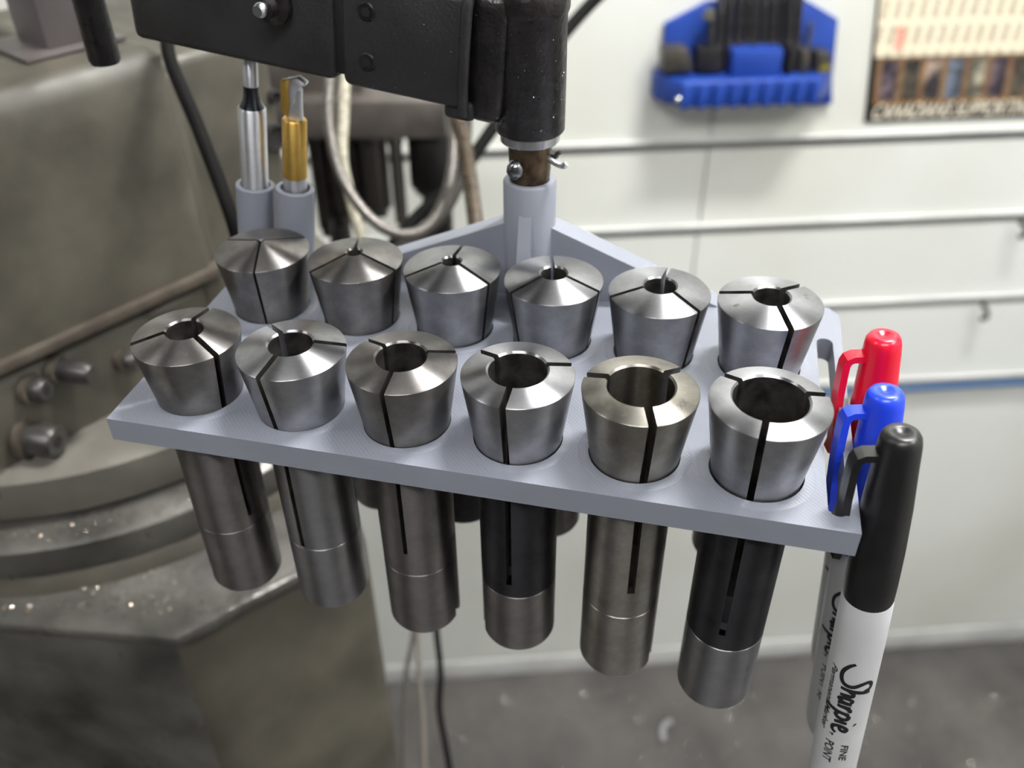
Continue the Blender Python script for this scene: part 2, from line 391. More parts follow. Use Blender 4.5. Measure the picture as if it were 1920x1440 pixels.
# tiny swarf flecks stuck to the arm
def flakes(n, place, smin, smax):
    V, F = [], []
    for _ in range(n):
        p, nn = place(); s = random.uniform(smin, smax)
        x, y, z = frm(nn); a = random.random() * 6.28
        x2 = x * math.cos(a) + y * math.sin(a); y2 = z.cross(x2)
        k = len(V); e = random.uniform(.3, .8)
        V += [tuple(p - x2 * s), tuple(p + y2 * s * e), tuple(p + x2 * s + z * s * .5), tuple(p - y2 * s * e + z * s * .3), tuple(p + z * s * .8)]
        F += [(k, k + 1, k + 4), (k + 1, k + 2, k + 4), (k + 2, k + 3, k + 4), (k + 3, k, k + 4), (k + 3, k + 2, k + 1, k)]
    return V, F
M_chip = mat('swarf', (225, 222, 215), .22, 1, (190, 170, 150), 300)
def on_arm():
    if random.random() < .45:
        return (AP(random.uniform(20, 57), 16.3, random.uniform(1, 32)) if random.random() < .7 else AP(random.uniform(8, 17), 12.6, random.uniform(0, 32))), AN
    a = random.uniform(-2.6, -.2); d = Vector((math.cos(a), math.sin(a), 0))
    return Vector((PX, PY, random.uniform(62, 100))) + d * 11.2, d
sw = obj('swarf_flecks', flakes(110, on_arm, .07, .24), M_chip, arm, smooth=0); sw['kind'] = 'stuff'
# ------------------------------------------------------------------ joint pin between arm and tray
M_pin = mat('browned_steel', (112, 96, 76), .3, .9, (70, 58, 46), 220, 6, bump=.3, bscale=600)
pin = thing('hinge_pin', (PX, PY, 42), 'short browned steel pin with weld blob joining tray post and arm', 'pin')
obj('pin_body', lathe([(6.4, 41), (6.6, 44), (7.0, 47.5), (7.2, 52), (7.2, 57)], (PX, PY, 0), n=12), M_pin, pin)
bl = lathe([(.2, -3.2), (1.8, -2.6), (2.9, -1), (2.9, 1), (2.0, 2.8), (.3, 3.8)], (PX - 3.4, PY - 6.2, 48.6), (.12, .1, 1), 18)
obj('weld_blob', bl, mat('weld_metal', (150, 152, 156), .22, 1, (96, 96, 100), 400), pin)
obj('split_pin', tube([(PX + 5, PY + 1, 51.5), (PX + 8.6, PY - 1, 52), (PX + 9.4, PY - 1.5, 53.4), (PX + 10.6, PY - 2, 54.2)], .75, 8), M_dark, pin)
obj('split_pin', tube([(PX + 6, PY - 2, 52), (PX + 9.4, PY - 3, 50.6), (PX + 11.8, PY - 3.4, 50.2), (PX + 12.8, PY - 3.5, 51.0)], 1.0, 8), M_zinc, pin)
# ------------------------------------------------------------------ printed tray
GX, GY = 33.58, 51.44
XL, XR, YF, YB = -104.6, 110.3, -18.9, 91.0
M_print = printed('grey_printed_plastic', (124, 128, 140))
tray = thing('collet_tray', (PX, PY, -8), 'grey printed tray with twelve round holes, post and pen slot', 'tray')
outl = [(XL, YF), (XR, YF), (XR + .4, YB - 4), (XR - 3, YB), (PX + 20, YB + 3), (PX - 20, YB + 3), (XL - 1, YB + 1), (XL - 2.5, YB - 3)]
holes = [circ((k - 2.5) * GX, r * GY, 12.95) for r in (0, 1) for k in range(6)]
sx0, sx1, sy0, sy1 = 102.4, 107.6, -13.6, 71.0
rr_ = (sx1 - sx0) / 2; cxs = (sx0 + sx1) / 2
slot = [(cxs + rr_ * math.cos(a), sy1 - rr_ + rr_ * math.sin(a)) for a in [math.pi * i / 12 for i in range(13)]] + \
       [(cxs - rr_ * math.cos(a), sy0 + rr_ - rr_ * math.sin(a)) for a in [math.pi * i / 12 for i in range(13)]]
obj('plate', prism(outl, -8, 0, None, 0, holes + [slot]), M_print, tray)
# raised lip where each hole was outlined by the nozzle
lips = [lathe([(12.95, 0), (12.95, .12), (15.6, .12), (15.9, 0)], ((k - 2.5) * GX, r * GY, 0), n=48, cap=False) for r in (0, 1) for k in range(6)]
for L_ in lips: obj('hole_rim', L_, M_print, tray)
obj('post', lathe([(8.9, -2), (8.9, 42.6), (8.3, 43.4), (6.7, 43.4), (6.7, 38)], (PX, PY, 0), n=56), M_print, tray)
def gusset(p_in, z_in, p_out, w, z_out=0.):
    a = Vector(p_in + (0,)); b = Vector(p_out + (0,)); d = (b - a).normalized(); sd = Vector((-d.y, d.x, 0)) * w / 2
    V = [a + sd, a - sd, b + sd, b - sd]
    top = [V[0] + Vector((0, 0, z_in)), V[1] + Vector((0, 0, z_in)), V[2] + Vector((0, 0, z_out + .4)), V[3] + Vector((0, 0, z_out + .4))]
    bot = [v + Vector((0, 0, -1)) for v in V]
    A = top + bot
    return [tuple(v) for v in A], [(0, 2, 3, 1), (4, 5, 7, 6), (0, 1, 5, 4), (2, 6, 7, 3), (0, 4, 6, 2), (1, 3, 7, 5)]
obj('gusset', gusset((PX + 5, PY + 1), 29, (PX + 66, PY + 8), 9.5), M_print, tray)
obj('gusset', gusset((PX - 5, PY + 1), 29, (PX - 66, PY + 8), 9.5), M_print, tray)
obj('gusset', gusset((PX + .3, PY - 6.5), 38.5, (PX + 1.4, PY - 24), 4.4), M_print, tray)
TAX = Vector((math.sin(R(8)), .02, math.cos(R(8)))).normalized()
TMX = Vector((TAX.z, 0, -TAX.x)).normalized(); TMY = TAX.cross(TMX)
TS = [Vector((-98.6, 80.2, 31.8)), Vector((-82.9, 80.0, 32.0))]
for q in TS:
    obj('tool_socket', lathe([(6.9, -36), (6.9, -.3), (6.6, 0), (5.3, 0), (5.3, -24), (.5, -24)], q, TAX, 40), M_print, tray)
# ------------------------------------------------------------------ two tools in the sockets
M_chrome = steel('ground_carbide', (212, 213, 220), (186, 187, 194), .36, .8)
M_gold = steel('gold_coating', (198, 164, 92), (174, 138, 68), .4, .6)
q = TS[0]
tb = thing('boring_bar', q - TAX * 23, 'slim bright silver tool with dark neck in the outer tool socket', 'cutting tool')
obj('shank', lathe([(4.6, -23), (4.75, -22), (4.75, 28), (4.4, 28.6)], q, TAX, 40), M_chrome, tb)
obj('neck', lathe([(4.4, 28.4), (3.2, 30.5), (2.6, 33.5), (2.55, 36)], q, TAX, 36), mat('dark_ground_neck', (66, 68, 76), .2, 1), tb)
obj('tip', lathe([(2.55, 35.8), (2.55, 44), (1.6, 45.5)], q, TAX, 36), M_chrome, tb)
q = TS[1]
tb = thing('boring_bar', q - TAX * 23, 'gold coated boring bar with hooked cutting tip in the inner tool socket', 'cutting tool')
obj('shank', lathe([(4.1, -23), (4.2, -22), (4.2, 5), (4.2, 5.01)], q, TAX, 40), M_chrome, tb)
obj('coated_shank', lathe([(4.25, 4.4), (4.25, 25), (3.8, 25.6), (1, 25.6)], q, TAX, 40), M_gold, tb)
nk = []
for z, r, cut in ((25.2, 2.9, .6), (29, 2.6, .6), (33, 2.5, .5), (36, 2.6, .4)):       # half round neck, ground flat on the near side
    nk.append([q + TMX * (.4 + r * math.cos(2 * math.pi * i / 20)) + Vector((0, 1, 0)) * max(r * math.sin(2 * math.pi * i / 20), -cut * r) + TAX * z for i in range(20)])
obj('neck', loft(nk), M_chrome, tb)
TB_ = basis(TMX, TAX, Vector((0, -1, 0)), q)
hp = [(-2.4, 31.5), (-.8, 29.5), (1.0, 32), (1.2, 35), (2.4, 37.2), (4.4, 38.0), (4.7, 38.8), (1.8, 40.4), (-.2, 39.6), (-2.6, 38.8)]
obj('cutting_tip', prism(hp, -1.6, 1.6, TB_, .25), M_chrome, tb)
obj('coated_flank', prism([(-3.9, 28.0), (-1.6, 26), (-.9, 31), (-1.3, 35.5), (-.8, 39.2), (-4.0, 38.4)], -.9, 2.0, TB_, .2), M_gold, tb)
# ------------------------------------------------------------------ collets
M_st = [steel('turned_steel_%s' % n, c, c2, r, g) for n, c, c2, r, g in (
    ('plain', (158, 158, 162), (118, 118, 121), .31, .85), ('dull', (142, 139, 138), (98, 95, 94), .34, .8),
    ('bright', (172, 172, 176), (132, 132, 136), .31, .85), ('aged', (162, 159, 153), (110, 105, 96), .33, .75))]
M_sh = [steel('shank_steel_%s' % n, c, c2, r, g) for n, c, c2, r, g in (
    ('grey', (152, 151, 155), (120, 119, 122), .36, .88), ('brown', (132, 128, 128), (98, 95, 95), .40, .88),
    ('black', (74, 73, 77), (50, 49, 53), .40, .85), ('bright', (172, 169, 165), (122, 118, 113), .34, .88))]
M_bore = mat('oily_shaded_bore_steel', (104, 101, 98), .38, .8, (60, 58, 57), 160, 6)
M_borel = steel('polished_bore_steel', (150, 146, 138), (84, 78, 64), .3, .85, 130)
M_stamp = mat('stamped_marks', (72, 68, 60), .6, .5)
SLOPE = .22
def collet(col, row, a0, rb, w, dh, zbot, zslot, zsho, ih, ish, it, key, label):
    cx, cy = (col - 2.5) * GX, row * GY; h = 22.1 + dh; RR = 15.875; rs = 12.05
    t = thing('collet', (cx, cy, zbot), label, 'collet', 'steel collets standing in the grey tray')
    zf = lambda r: h + (RR - .35 - r) * SLOPE
    ztap = h - (RR - rs) / .148
    zsplit = -3.0
    rz = RR - (h - zsplit) * .148
    ri = min(max(rb, 2.0), 10.0)
    rch = min(rb + .55, RR - 1)
    headp = [(rb, zf(rch) - .55), (rch, zf(rch)), (RR - .35, zf(RR - .35)), (RR - .05, h - .28), (RR - .08, h - .8), (rz, zsplit), (min(ri, rz - 1), zsplit), (rb, zsplit + 4)]
    shp = [(rz, zsplit), (rs, ztap), (rs, zslot), (ri, zslot), (ri, zsplit)]
    def sector(prof, a_, keyw=None, ns=26, wk=1.):
        V, F = [], []; m = len(prof)
        lo = [a_ + math.asin(min(.95, w * wk / max(r, w * 1.06))) for r, z in prof]
        hi = [a_ + R(120) - math.asin(min(.95, w * wk / max(r, w * 1.06))) for r, z in prof]
        for i in range(ns + 1):
            for j, (r, z) in enumerate(prof):
                a = lo[j] + (hi[j] - lo[j]) * i / ns
                V.append((cx + r * math.cos(a), cy + r * math.sin(a), z))
        for i in range(ns):
            for j in range(m):
                k = (j + 1) % m; F.append((i * m + j, (i + 1) * m + j, (i + 1) * m + k, i * m + k))
        F.append(tuple(range(m))); F.append(tuple(ns * m + j for j in range(m))[::-1])
        return V, F
    for q in range(3):
        a_ = R(a0 + 120 * q)
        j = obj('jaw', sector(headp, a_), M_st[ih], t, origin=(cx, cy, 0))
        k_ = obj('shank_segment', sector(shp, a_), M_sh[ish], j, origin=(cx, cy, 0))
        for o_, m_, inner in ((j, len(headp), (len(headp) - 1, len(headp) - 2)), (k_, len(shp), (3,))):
            # bore wall and saw-cut faces: oily steel, with the shade of depth painted in
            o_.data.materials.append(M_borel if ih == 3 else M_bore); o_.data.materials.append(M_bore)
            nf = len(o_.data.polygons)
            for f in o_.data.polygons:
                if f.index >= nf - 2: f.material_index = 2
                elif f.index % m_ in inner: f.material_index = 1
    # rings below the jaws, cut by the keyway where there is one
    def ringmesh(prof, keya):
        angs = [2 * math.pi * i / 60 for i in range(60)]
        kd = None
        if keya is not None:
            ka = R(keya); hw = 2.0 / rs
            angs = [a for a in angs if abs((a - ka + math.pi) % (2 * math.pi) - math.pi) > hw + .01]
            ex = [(ka - hw, 0), (ka - hw, 1), (ka, 1), (ka + hw, 1), (ka + hw, 0)]
        else: ex = []
        al = sorted([(a % (2 * math.pi), 0, 0) for a in angs] + [((a) % (2 * math.pi) if False else (a % (2 * math.pi)) + (i - 2) * 1e-5, k, i) for i, (a, k) in enumerate(ex)])
        rings = []
        for r, z in prof:
            rings.append([(cx + (r - (1.9 * k if r > rs - 1.5 else 0)) * math.cos(a), cy + (r - (1.9 * k if r > rs - 1.5 else 0)) * math.sin(a), z) for a, k, i in al])
        return loft(rings, True, False)
    zk = zbot + 11
    obj('shank', ringmesh([(ri, zsho + .3), (ri, zslot + .01), (rs, zslot + .01), (rs, zsho + .25), (rs - .22, zsho)], key), M_sh[ish], t, origin=(cx, cy, 0))
    tail = [(rs - .22, zsho + .1), (rs + .03, zsho - .15), (rs + .02, zbot + 1.6), (rs - .5, zbot + .5), (rs - 1.6, zbot), (8.2, zbot), (8.2, zbot + 20)]
    obj('tail', ringmesh(tail, key), M_sh[it], t, origin=(cx, cy, 0))
    return t, cx, cy, h, zf
tailg = 0
CO = [
 # col,row, a0, bore, slot, dh, zbot, zslot, zshoulder, head, shank, tail mats, keyway, label
 (0, 0, -29, 5.4, .85, -1.6, -80.6, -46, -51, 1, 1, 1, None, 'steel collet with narrow bore and stamped face at the tray corner nearest the bolts'),
 (1, 0, -101, 6.4, .80, -1.4, -80.5, -50, -51, 2, 0, 0, None, 'steel collet with medium bore, second along the front edge from the machine bolts'),
 (2, 0, -91, 7.2, .70, -.7, -84.7, -45, -55, 1, 1, 1, -2, 'brownish steel collet with mid size bore, third along the front edge from the machine bolts'),
 (3, 0, -92, 8.2, .90, .2, -84.1, -51, -57, 2, 2, 1, 201, 'steel collet with wide bore and black shank, third along the front edge from the pens'),
 (4, 0, -72, 9.1, 1.15, .4, -88.4, -46, -57.5, 3, 3, 3, -8, 'weathered steel collet with wide polished bore, second along the front edge from the pens'),
 (5, 0, -97, 9.8, .95, 1.8, -95.2, -57, -64, 2, 2, 0, None, 'steel collet with the widest bore and two tone shank, beside the black pen'),
 (0, 1, -74, .75, .42, 0., -83, -46, -54, 1, 1, 1, None, 'steel collet with a pinhole bore, in front of the two tool sockets'),
 (1, 1, -15, 2.4, .55, .1, -83, -46, -54, 1, 1, 1, None, 'steel collet with a very small bore, next to the pinhole one in the back row'),
 (2, 1, -27, 3.0, .60, .8, -83, -46, -54, 0, 1, 2, 200, 'steel collet with small bore standing on the machine side of the tray post'),
 (3, 1, -16, 4.1, .60, .7, -83, -46, -54, 0, 1, 1, None, 'steel collet with small bore directly in front of the tray post, pens side'),
 (4, 1, -36, 5.0, .65, .6, -83, -46, -54, 0, 1, 1, None, 'steel collet with narrow bore, second from the red pen in the back row'),
 (5, 1, -68, 5.5, .95, 1.2, -83, -46, -54, 2, 1, 1, None, 'bright steel collet with narrow bore at the back corner beside the red pen'),
]
def stamp(c, txt, size, rmid, ang, off=0.):
    t, cx, cy, h, zf = c
    pts, fs, w_ = text2d(txt, size, 0, off, 1, 2)
    V = []
    for u, v in pts:
        r = rmid + (v - size * .35); a = R(ang) + (w_ / 2 - u) / rmid * -1 if False else R(ang) - (u - w_ / 2) / rmid
        V.append((cx + r * math.cos(a), cy + r * math.sin(a), zf(r) + .03))
    obj('stamp', (V, fs), M_stamp, t, smooth=0)
CL = [collet(*c) for c in CO]
stamp(CL[0], 'R8', 2.6, 11.6, -64)
stamp(CL[0], '7', 2.6, 11.6, -120)
stamp(CL[3], '8', 2.4, 12.4, -38)
stamp(CL[4], 'R8', 3.0, 12.6, -128)
stamp(CL[4], 'X', 3.0, 12.6, -100)
stamp(CL[4], 'XX', 2.6, 12.6, -24)
stamp(CL[11], '8', 2.6, 11.8, -150)
stamp(CL[11], '1·1', 2.2, 11.0, 18)
# ------------------------------------------------------------------ pens hooked in the slot
M_bar = mat('pen_barrel_grey', (186, 187, 190), .38, 0, (176, 177, 181), 40, 4, spec=.4)
M_ink = mat('pen_print_black', (22, 20, 24), .5)
def pen(top, bot, col, label, clipdir, mcap, seed):
    top, bot = Vector(top), Vector(bot); ax = (bot - top).normalized()      # ax points down the barrel
    cd = Vector(clipdir); cd = (cd - ax * cd.dot(ax)).normalized(); sd = ax.cross(cd)
    L = (bot - top).length; k = 1.13
    t = thing('marker_pen', bot, label, 'pen', 'marker pens hooked on the tray')
    capL = 58.0
    cp = [(1.2, .9), (2.0, .2), (3.2, 0), (4.2, .5), (4.9, 1.6), (5.2, 3.2), (5.35, 5), (5.7, 12), (6.4, 24), (6.85, 38), (6.95, 50), (6.85, capL - 1), (6.6, capL)]
    cap = obj('cap', lathe([(r, h) for r, h in cp], top, ax, 40), mcap, t, smooth=50)
    # clip: short bridge off the cap, then a long flat tongue
    def fl(pts, wdt, th):
        rings = []
        for i, (dd, hh) in enumerate(pts):
            a = pts[max(i - 1, 0)]; b = pts[min(i + 1, len(pts) - 1)]
            tx, ty = b[0] - a[0], b[1] - a[1]; l = math.hypot(tx, ty); nx, ny = -ty / l, tx / l
            c = top + cd * dd + ax * hh; nn = cd * nx + ax * ny
            rings.append([c + sd * wdt / 2 + nn * th / 2, c - sd * wdt / 2 + nn * th / 2, c - sd * wdt / 2 - nn * th / 2, c + sd * wdt / 2 - nn * th / 2])
        return loft(rings)
    obj('clip', fl([(3.8, 7.0), (8.2, 6.8), (9.6, 7.4), (10.3, 8.8), (10.5, 11), (10.9, 20), (10.9, 32), (10.6, 38), (11.4, 41)], 4.4, 2.1), mcap, cap, smooth=30)
    bp = [(6.2, capL - 3), (6.75, capL), (7.05, capL + .8), (7.2, capL + 14), (7.2, L - 14), (6.9, L - 9), (5.9, L - 4), (4.6, L - 1), (3.8, L), (.5, L)]
    bar = obj('barrel', lathe(bp, top, ax, 48), M_bar, t)
    # lettering reads down the barrel, its upper side towards side vector up0
    view = (CAMP - (top + ax * (L * .6))); view = (view - ax * view.dot(ax)).normalized(); rt = ax.cross(view)
    if rt.x < 0: rt = -rt
    def wrap(u, v, lift=.06):
        a = v / 7.2; return top + ax * u + (view * math.cos(a) + rt * math.sin(a)) * (7.2 + lift)
    def put(txt, size, u0, v0, shear=0., off=0., width=10.):
        pts, fs, w_ = text2d(txt, size, shear, off, 1., 6)
        pts = [(u * width / w_, v) for u, v in pts]
        obj('lettering', ([tuple(wrap(u0 + u, v0 + v)) for u, v in pts], fs), M_ink, bar, smooth=0)
        return w_
    return t, bar, wrap, put, top, ax
M_pk = mat('pen_cap_black', (20, 19, 21), .34, 0, (26, 25, 27), 90, 4, bump=.1, bscale=400)
M_pb = mat('pen_cap_blue', (30, 62, 214), .3, 0, (38, 72, 226), 60, 3)
M_pr = mat('pen_cap_red', (214, 8, 44), .28, 0, (222, 14, 50), 60, 3)
red = pen((115.6, 39, 24), (129, 36, -126), None, 'red capped marker pen hooked in the tray slot, farthest from the black one', (-1, -.25, 0), M_pr, 1)
blue = pen((115.2, 18, 19.5), (127.5, 13, -131), None, 'blue capped marker pen hooked in the tray slot between red and black ones', (-1, -.25, 0), M_pb, 2)
black = pen((115.0, -8, 26), (126.5, -12, -124), None, 'black capped marker pen hooked at the front corner of the tray slot', (-1, -.2, 0), M_pk, 3)
# brush script word drawn stroke by stroke: u runs along the word, v up
def strokes(segs, wd_, wrap, u0, v0, sc, parent):
    for pts in segs:
        pts2 = smoothpts([(a, b, 0) for a, b in pts], 7); V, F = [], []; n = len(pts2)
        for i, p in enumerate(pts2):
            d = (pts2[min(i + 1, n - 1)] - pts2[max(i - 1, 0)]).normalized(); nn = Vector((-d.y, d.x, 0))
            tpr = wd_ * (.55 + .45 * math.sin(math.pi * min(1, max(0, (i + 1) / (n + 1)))) ** .5)
            for sgn in (-1, 1):
                q = p + nn * tpr * sgn; V.append(tuple(wrap(u0 + q.x * sc, v0 + q.y * sc * .86)))
        F = [(2 * i, 2 * i + 1, 2 * i + 3, 2 * i + 2) for i in range(n - 1)]
        obj('lettering', (V, F), M_ink, parent, smooth=0)
WORD = [
 [(1.75, 2.5), (1.95, 2.15), (1.75, 2.65), (1.3, 2.75), (.95, 2.4), (1.1, 1.8), (1.45, 1.1), (1.35, .4), (.8, .05), (0, .1), (-.75, .55), (-1.1, 1.0)],          # S with its long tail
 [(2.15, 2.75), (2.0, 1.5), (1.85, .15)], [(1.9, .7), (2.25, 1.25), (2.55, 1.2), (2.55, .7), (2.6, .2)],                                                # h
 [(3.4, 1.2), (3.05, 1.3), (2.9, .7), (3.1, .2), (3.4, .6), (3.5, 1.25), (3.5, .5), (3.65, .15)],                                                       # a
 [(3.95, 1.3), (3.95, .7), (3.95, .15)], [(3.97, .8), (4.2, 1.25), (4.5, 1.25)],                                                                       # r
 [(4.75, 1.3), (4.65, .2), (4.45, -1.0)], [(4.75, .9), (5.05, 1.3), (5.4, 1.05), (5.35, .45), (5.05, .15), (4.75, .4)],                                # p
 [(5.85, 1.25), (5.8, .6), (5.9, .15)], [(5.95, 1.85), (6.0, 1.95), (6.05, 2.0)],                                                                      # i
 [(6.35, .65), (6.75, .8), (6.85, 1.2), (6.55, 1.3), (6.3, .8), (6.45, .2), (6.9, .1), (7.25, .45)],                                                   # e
 [(7.5, .1), (7.58, .14), (7.62, .1)]]
def letter_pen(pn, u0):
    t, bar, wrap, put, top, ax = pn
    strokes(WORD, .2, wrap, u0 + 4.6, -2.6, 3.95, bar)
    put('Permanent Marker', 2.9, u0 + 4.5, -6.0, .35, .06, 30.5)
    put('FINE', 3.0, u0 + 38.5, 1.5, .05, .09, 8.0)
    put('POINT', 3.8, u0 + 38.2, -3.4, .05, .11, 10.6)
letter_pen(black, 79.0)
for pn in (blue, red):
    pn[3]('POINT  AP', 3.2, 108.0, -4.4, .05, .05, 18)
    strokes(WORD, .2, pn[2], 76, -4.5, 3.6, pn[1])
# ------------------------------------------------------------------ tool rack behind the machine
def atd(u, v, dep): return CAMP + ray(u, v) * dep
M_rack = mat('rack_steel', (110, 104, 100), .4, .5, (84, 79, 76), 25, 7, bump=.3)
M_tool = mat('tool_steel', (78, 74, 73), .34, .9, (54, 51, 50), 60, 6)
RZ = -128.0
ra = onz(560, 262, RZ - 18); rb_ = onz(838, 262, RZ - 18)
rdir = (rb_ - ra).normalized(); rdn = Vector((rdir.y, -rdir.x, 0)); RLn = (rb_ - ra).length
RMx = basis(rdir, rdn, Vector((0, 0, 1)), ra)
rack = thing('tool_rack', ra + rdir * RLn / 2, 'grey steel shelf rack with tools hanging, behind the tray post', 'tool rack')
obj('shelf', box((-90, -90, 0), (RLn, 0, 36), 3, RMx), M_rack, rack)
obj('wall_arm', box((-80, -260, -40), (-20, -88, 20), 4, RMx), M_rack, rack)
obj('back_block', box((-30, -80, 34), (60, -20, 74), 4, RMx), M_rack, rack)
def hang(u, v1, r, lab, mt, n_off=-26, kind='tool_shank', stepped=True):
    top = onpl(u, 262, ra + rdn * n_off, rdn); s = (top - ra).dot(rdir)
    bz = onpl(u, v1, ra + rdn * n_off, rdn).z
    p = ra + rdir * s + rdn * n_off
    t = thing(kind, (p.x, p.y, bz), lab, 'tool', 'tools hanging under the steel rack')
    q = Vector((p.x, p.y, 0)); zt = ra.z
    obj('shank', lathe([(r * .8, bz), (r, bz + 2), (r, zt - 12), (r * 1.15, zt - 10), (r * 1.15, zt)], q, n=28), mt, t)
    if stepped: obj('drawbar_end', lathe([(r * .62, bz - 8), (r * .66, bz - 6), (r * .66, bz + 1)], q, n=20), mt, t)
hang(588, 428, 7, 'thin dark tool shank hanging at the machine end of the rack', M_tool, -20)
hang(617, 405, 11, 'dark tool shank hanging beside the thin one on the rack', M_tool, -30)
hang(655, 400, 12, 'dark tool shank hanging behind the braided hoses', M_tool, -40)
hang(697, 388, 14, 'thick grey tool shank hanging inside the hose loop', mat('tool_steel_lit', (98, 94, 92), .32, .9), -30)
hang(740, 418, 6.5, 'slim bright tool shank hanging inside the hose loop', mat('tool_steel_bright', (150, 148, 146), .25, 1), -16, stepped=False)
# black motor-like tool at the end of the rack
p = onpl(805, 262, ra + rdn * -35, rdn); zt = ra.z
fc = thing('boring_tool', (p.x, p.y, onpl(805, 430, ra + rdn * -35, rdn).z), 'bulky black boring head hanging at the free end of the rack', 'tool', 'tools hanging under the steel rack')
M_bl2 = mat('black_tool', (20, 19, 20), .45, .3)
b1 = onpl(805, 345, ra + rdn * -35, rdn).z; b2 = onpl(820, 470, ra + rdn * -35, rdn).z
obj('body', lathe([(21, b1), (23, b1 + 3), (23, zt - 4), (20, zt)], (p.x, p.y, 0), n=8), M_bl2, fc)
obj('lower_body', lathe([(13, b2), (15, b2 + 3), (15, b1 + 2)], (p.x + 4, p.y, 0), n=20), M_bl2, fc)
obj('collar', lathe([(17, b1 - 7), (18, b1 - 5), (18, b1 + 1)], (p.x, p.y, 0), n=24), M_dark, fc)
pz = onpl(640, 450, ra + rdn * -60, rdn)
cp_ = thing('coolant_pipe', (pz.x, pz.y, pz.z - 60), 'thick dark pipe end standing below the tool rack', 'pipe')
obj('pipe', cyl((pz.x, pz.y, pz.z - 60), (pz.x, pz.y, pz.z + 22), 12, None, 24), M_dark, cp_)
obj('pipe_cap', cyl((pz.x, pz.y, pz.z + 20), (pz.x, pz.y, pz.z + 34), 16, None, 24, 2), M_dark, cp_)
# ------------------------------------------------------------------ hoses and cables
def path(pts): return [atd(u, v, d) for u, v, d in pts]
def hose(name, pts, r, m, label, cat, ribs=0, group=None, n=12):
    pp = smoothpts(path(pts), 24 if ribs else 10)
    g = tube(pp, r, n, 0, (lambda i: r * (1.0 if i % 2 else .86)) if ribs else None)
    return tag(obj(name, g, m, smooth=0 if ribs else 60), label, cat, group)
M_rub = mat('black_rubber', (9, 9, 10), .7, 0, (14, 13, 13), 80, spec=.12)
M_brd = mat('braided_metal', (128, 124, 120), .35, .6, (92, 88, 84), 500, 2)
M_wht = mat('white_spiral_wrap', (196, 192, 176), .5, 0, (160, 154, 136), 300, 2)
M_brn = mat('brown_flex_conduit', (104, 92, 78), .5, .3, (74, 64, 54), 200, 4)
hose('drain_hose', [(322, 20, 440), (316, 100, 432), (372, 240, 420), (425, 380, 420), (450, 460, 430), (464, 500, 445), (474, 520, 470)], 3.3, M_rub, 'black rubber hose hanging down the front of the olive machine', 'hose')
hose('braided_hose', [(628, 90, 560), (617, 170, 560), (618, 240, 560), (640, 330, 560), (690, 405, 560), (750, 440, 560), (805, 420, 565), (840, 350, 570), (850, 260, 575), (842, 180, 580), (838, 110, 585)], 3.4, M_brd, 'braided metal hose looping below the black arm', 'hose')
hose('spiral_hose', [(648, 90, 600), (645, 200, 600), (642, 290, 600), (652, 350, 605), (670, 420, 610), (690, 480, 615), (715, 560, 620)], 4.0, M_wht, 'pale spiral wrapped cable hanging inside the hose loop', 'hose', 1)
hose('flex_conduit', [(838, 100, 540), (850, 190, 540), (868, 260, 545), (880, 330, 550), (893, 430, 555), (905, 540, 560)], 5.2, M_brn, 'brown ribbed conduit hanging beside the tray post', 'hose', 1)
hose('power_cable', [(1180, -60, 700), (1110, 5, 700), (1040, 85, 690), (960, 190, 680), (900, 275, 670), (850, 345, 660), (790, 400, 650), (745, 450, 640), (700, 520, 640)], 5.0, M_rub, 'thick black cable running diagonally behind the pivot sleeve', 'cable')
hose('dark_hose', [(875, 180, 610), (872, 260, 610), (865, 330, 610), (830, 400, 610), (790, 440, 610), (745, 470, 610)], 4.5, mat('dark_grey_hose', (52, 48, 45), .5), 'dark grey hose beside the braided hose loop', 'hose')
hose('floor_cable', [(812, 1080, 720), (818, 1180, 720), (826, 1260, 715), (824, 1330, 712), (836, 1400, 705), (850, 1480, 695)], 2.6, M_rub, 'thin black cable hanging beside the machine column', 'cable')
hose('grey_cord', [(788, 1000, 790), (776, 1180, 785), (762, 1260, 780), (758, 1340, 775), (754, 1480, 765)], 2.2, mat('grey_cord', (74, 71, 67), .6), 'grey cord hanging close to the machine column', 'cable', 0, 'grey cords by the column')
hose('grey_cord', [(776, 1000, 810), (782, 1180, 805), (786, 1260, 800), (792, 1340, 795), (798, 1480, 785)], 2.2, mat('pale_cord', (100, 95, 88), .6), 'pale cord hanging between the grey cord and the black cable', 'cable', 0, 'grey cords by the column')
# blue air line clipped under the fourth rail
sA = onwall(1500, 735)[0]; zA = railz[3]
tag(obj('air_line', tube([WP(sA - 420, 12, zA - 13), WP(sA, 12, zA - 12), WP(sA + 400, 12, zA - 11), WP(sA + 900, 12, zA - 11)], 5.5, 12, 6), mat('blue_hose', (44, 86, 132), .4)), 'blue air line running along the lowest wall rail', 'hose')
for (u, v) in ((1905, 416), (1835, 570)):
    s, z = onwall(u, v)
    tag(obj('rail_hook', tube([WP(s, 10, z + 6), WP(s, 26, z + 2), WP(s, 30, z - 8), WP(s - 4, 24, z - 13)], 4, 8, 4), M_dark), 'small dark hook under a white wall rail, %s' % ('upper one' if v < 500 else 'lower one'), 'hook', 'hooks under the wall rails')
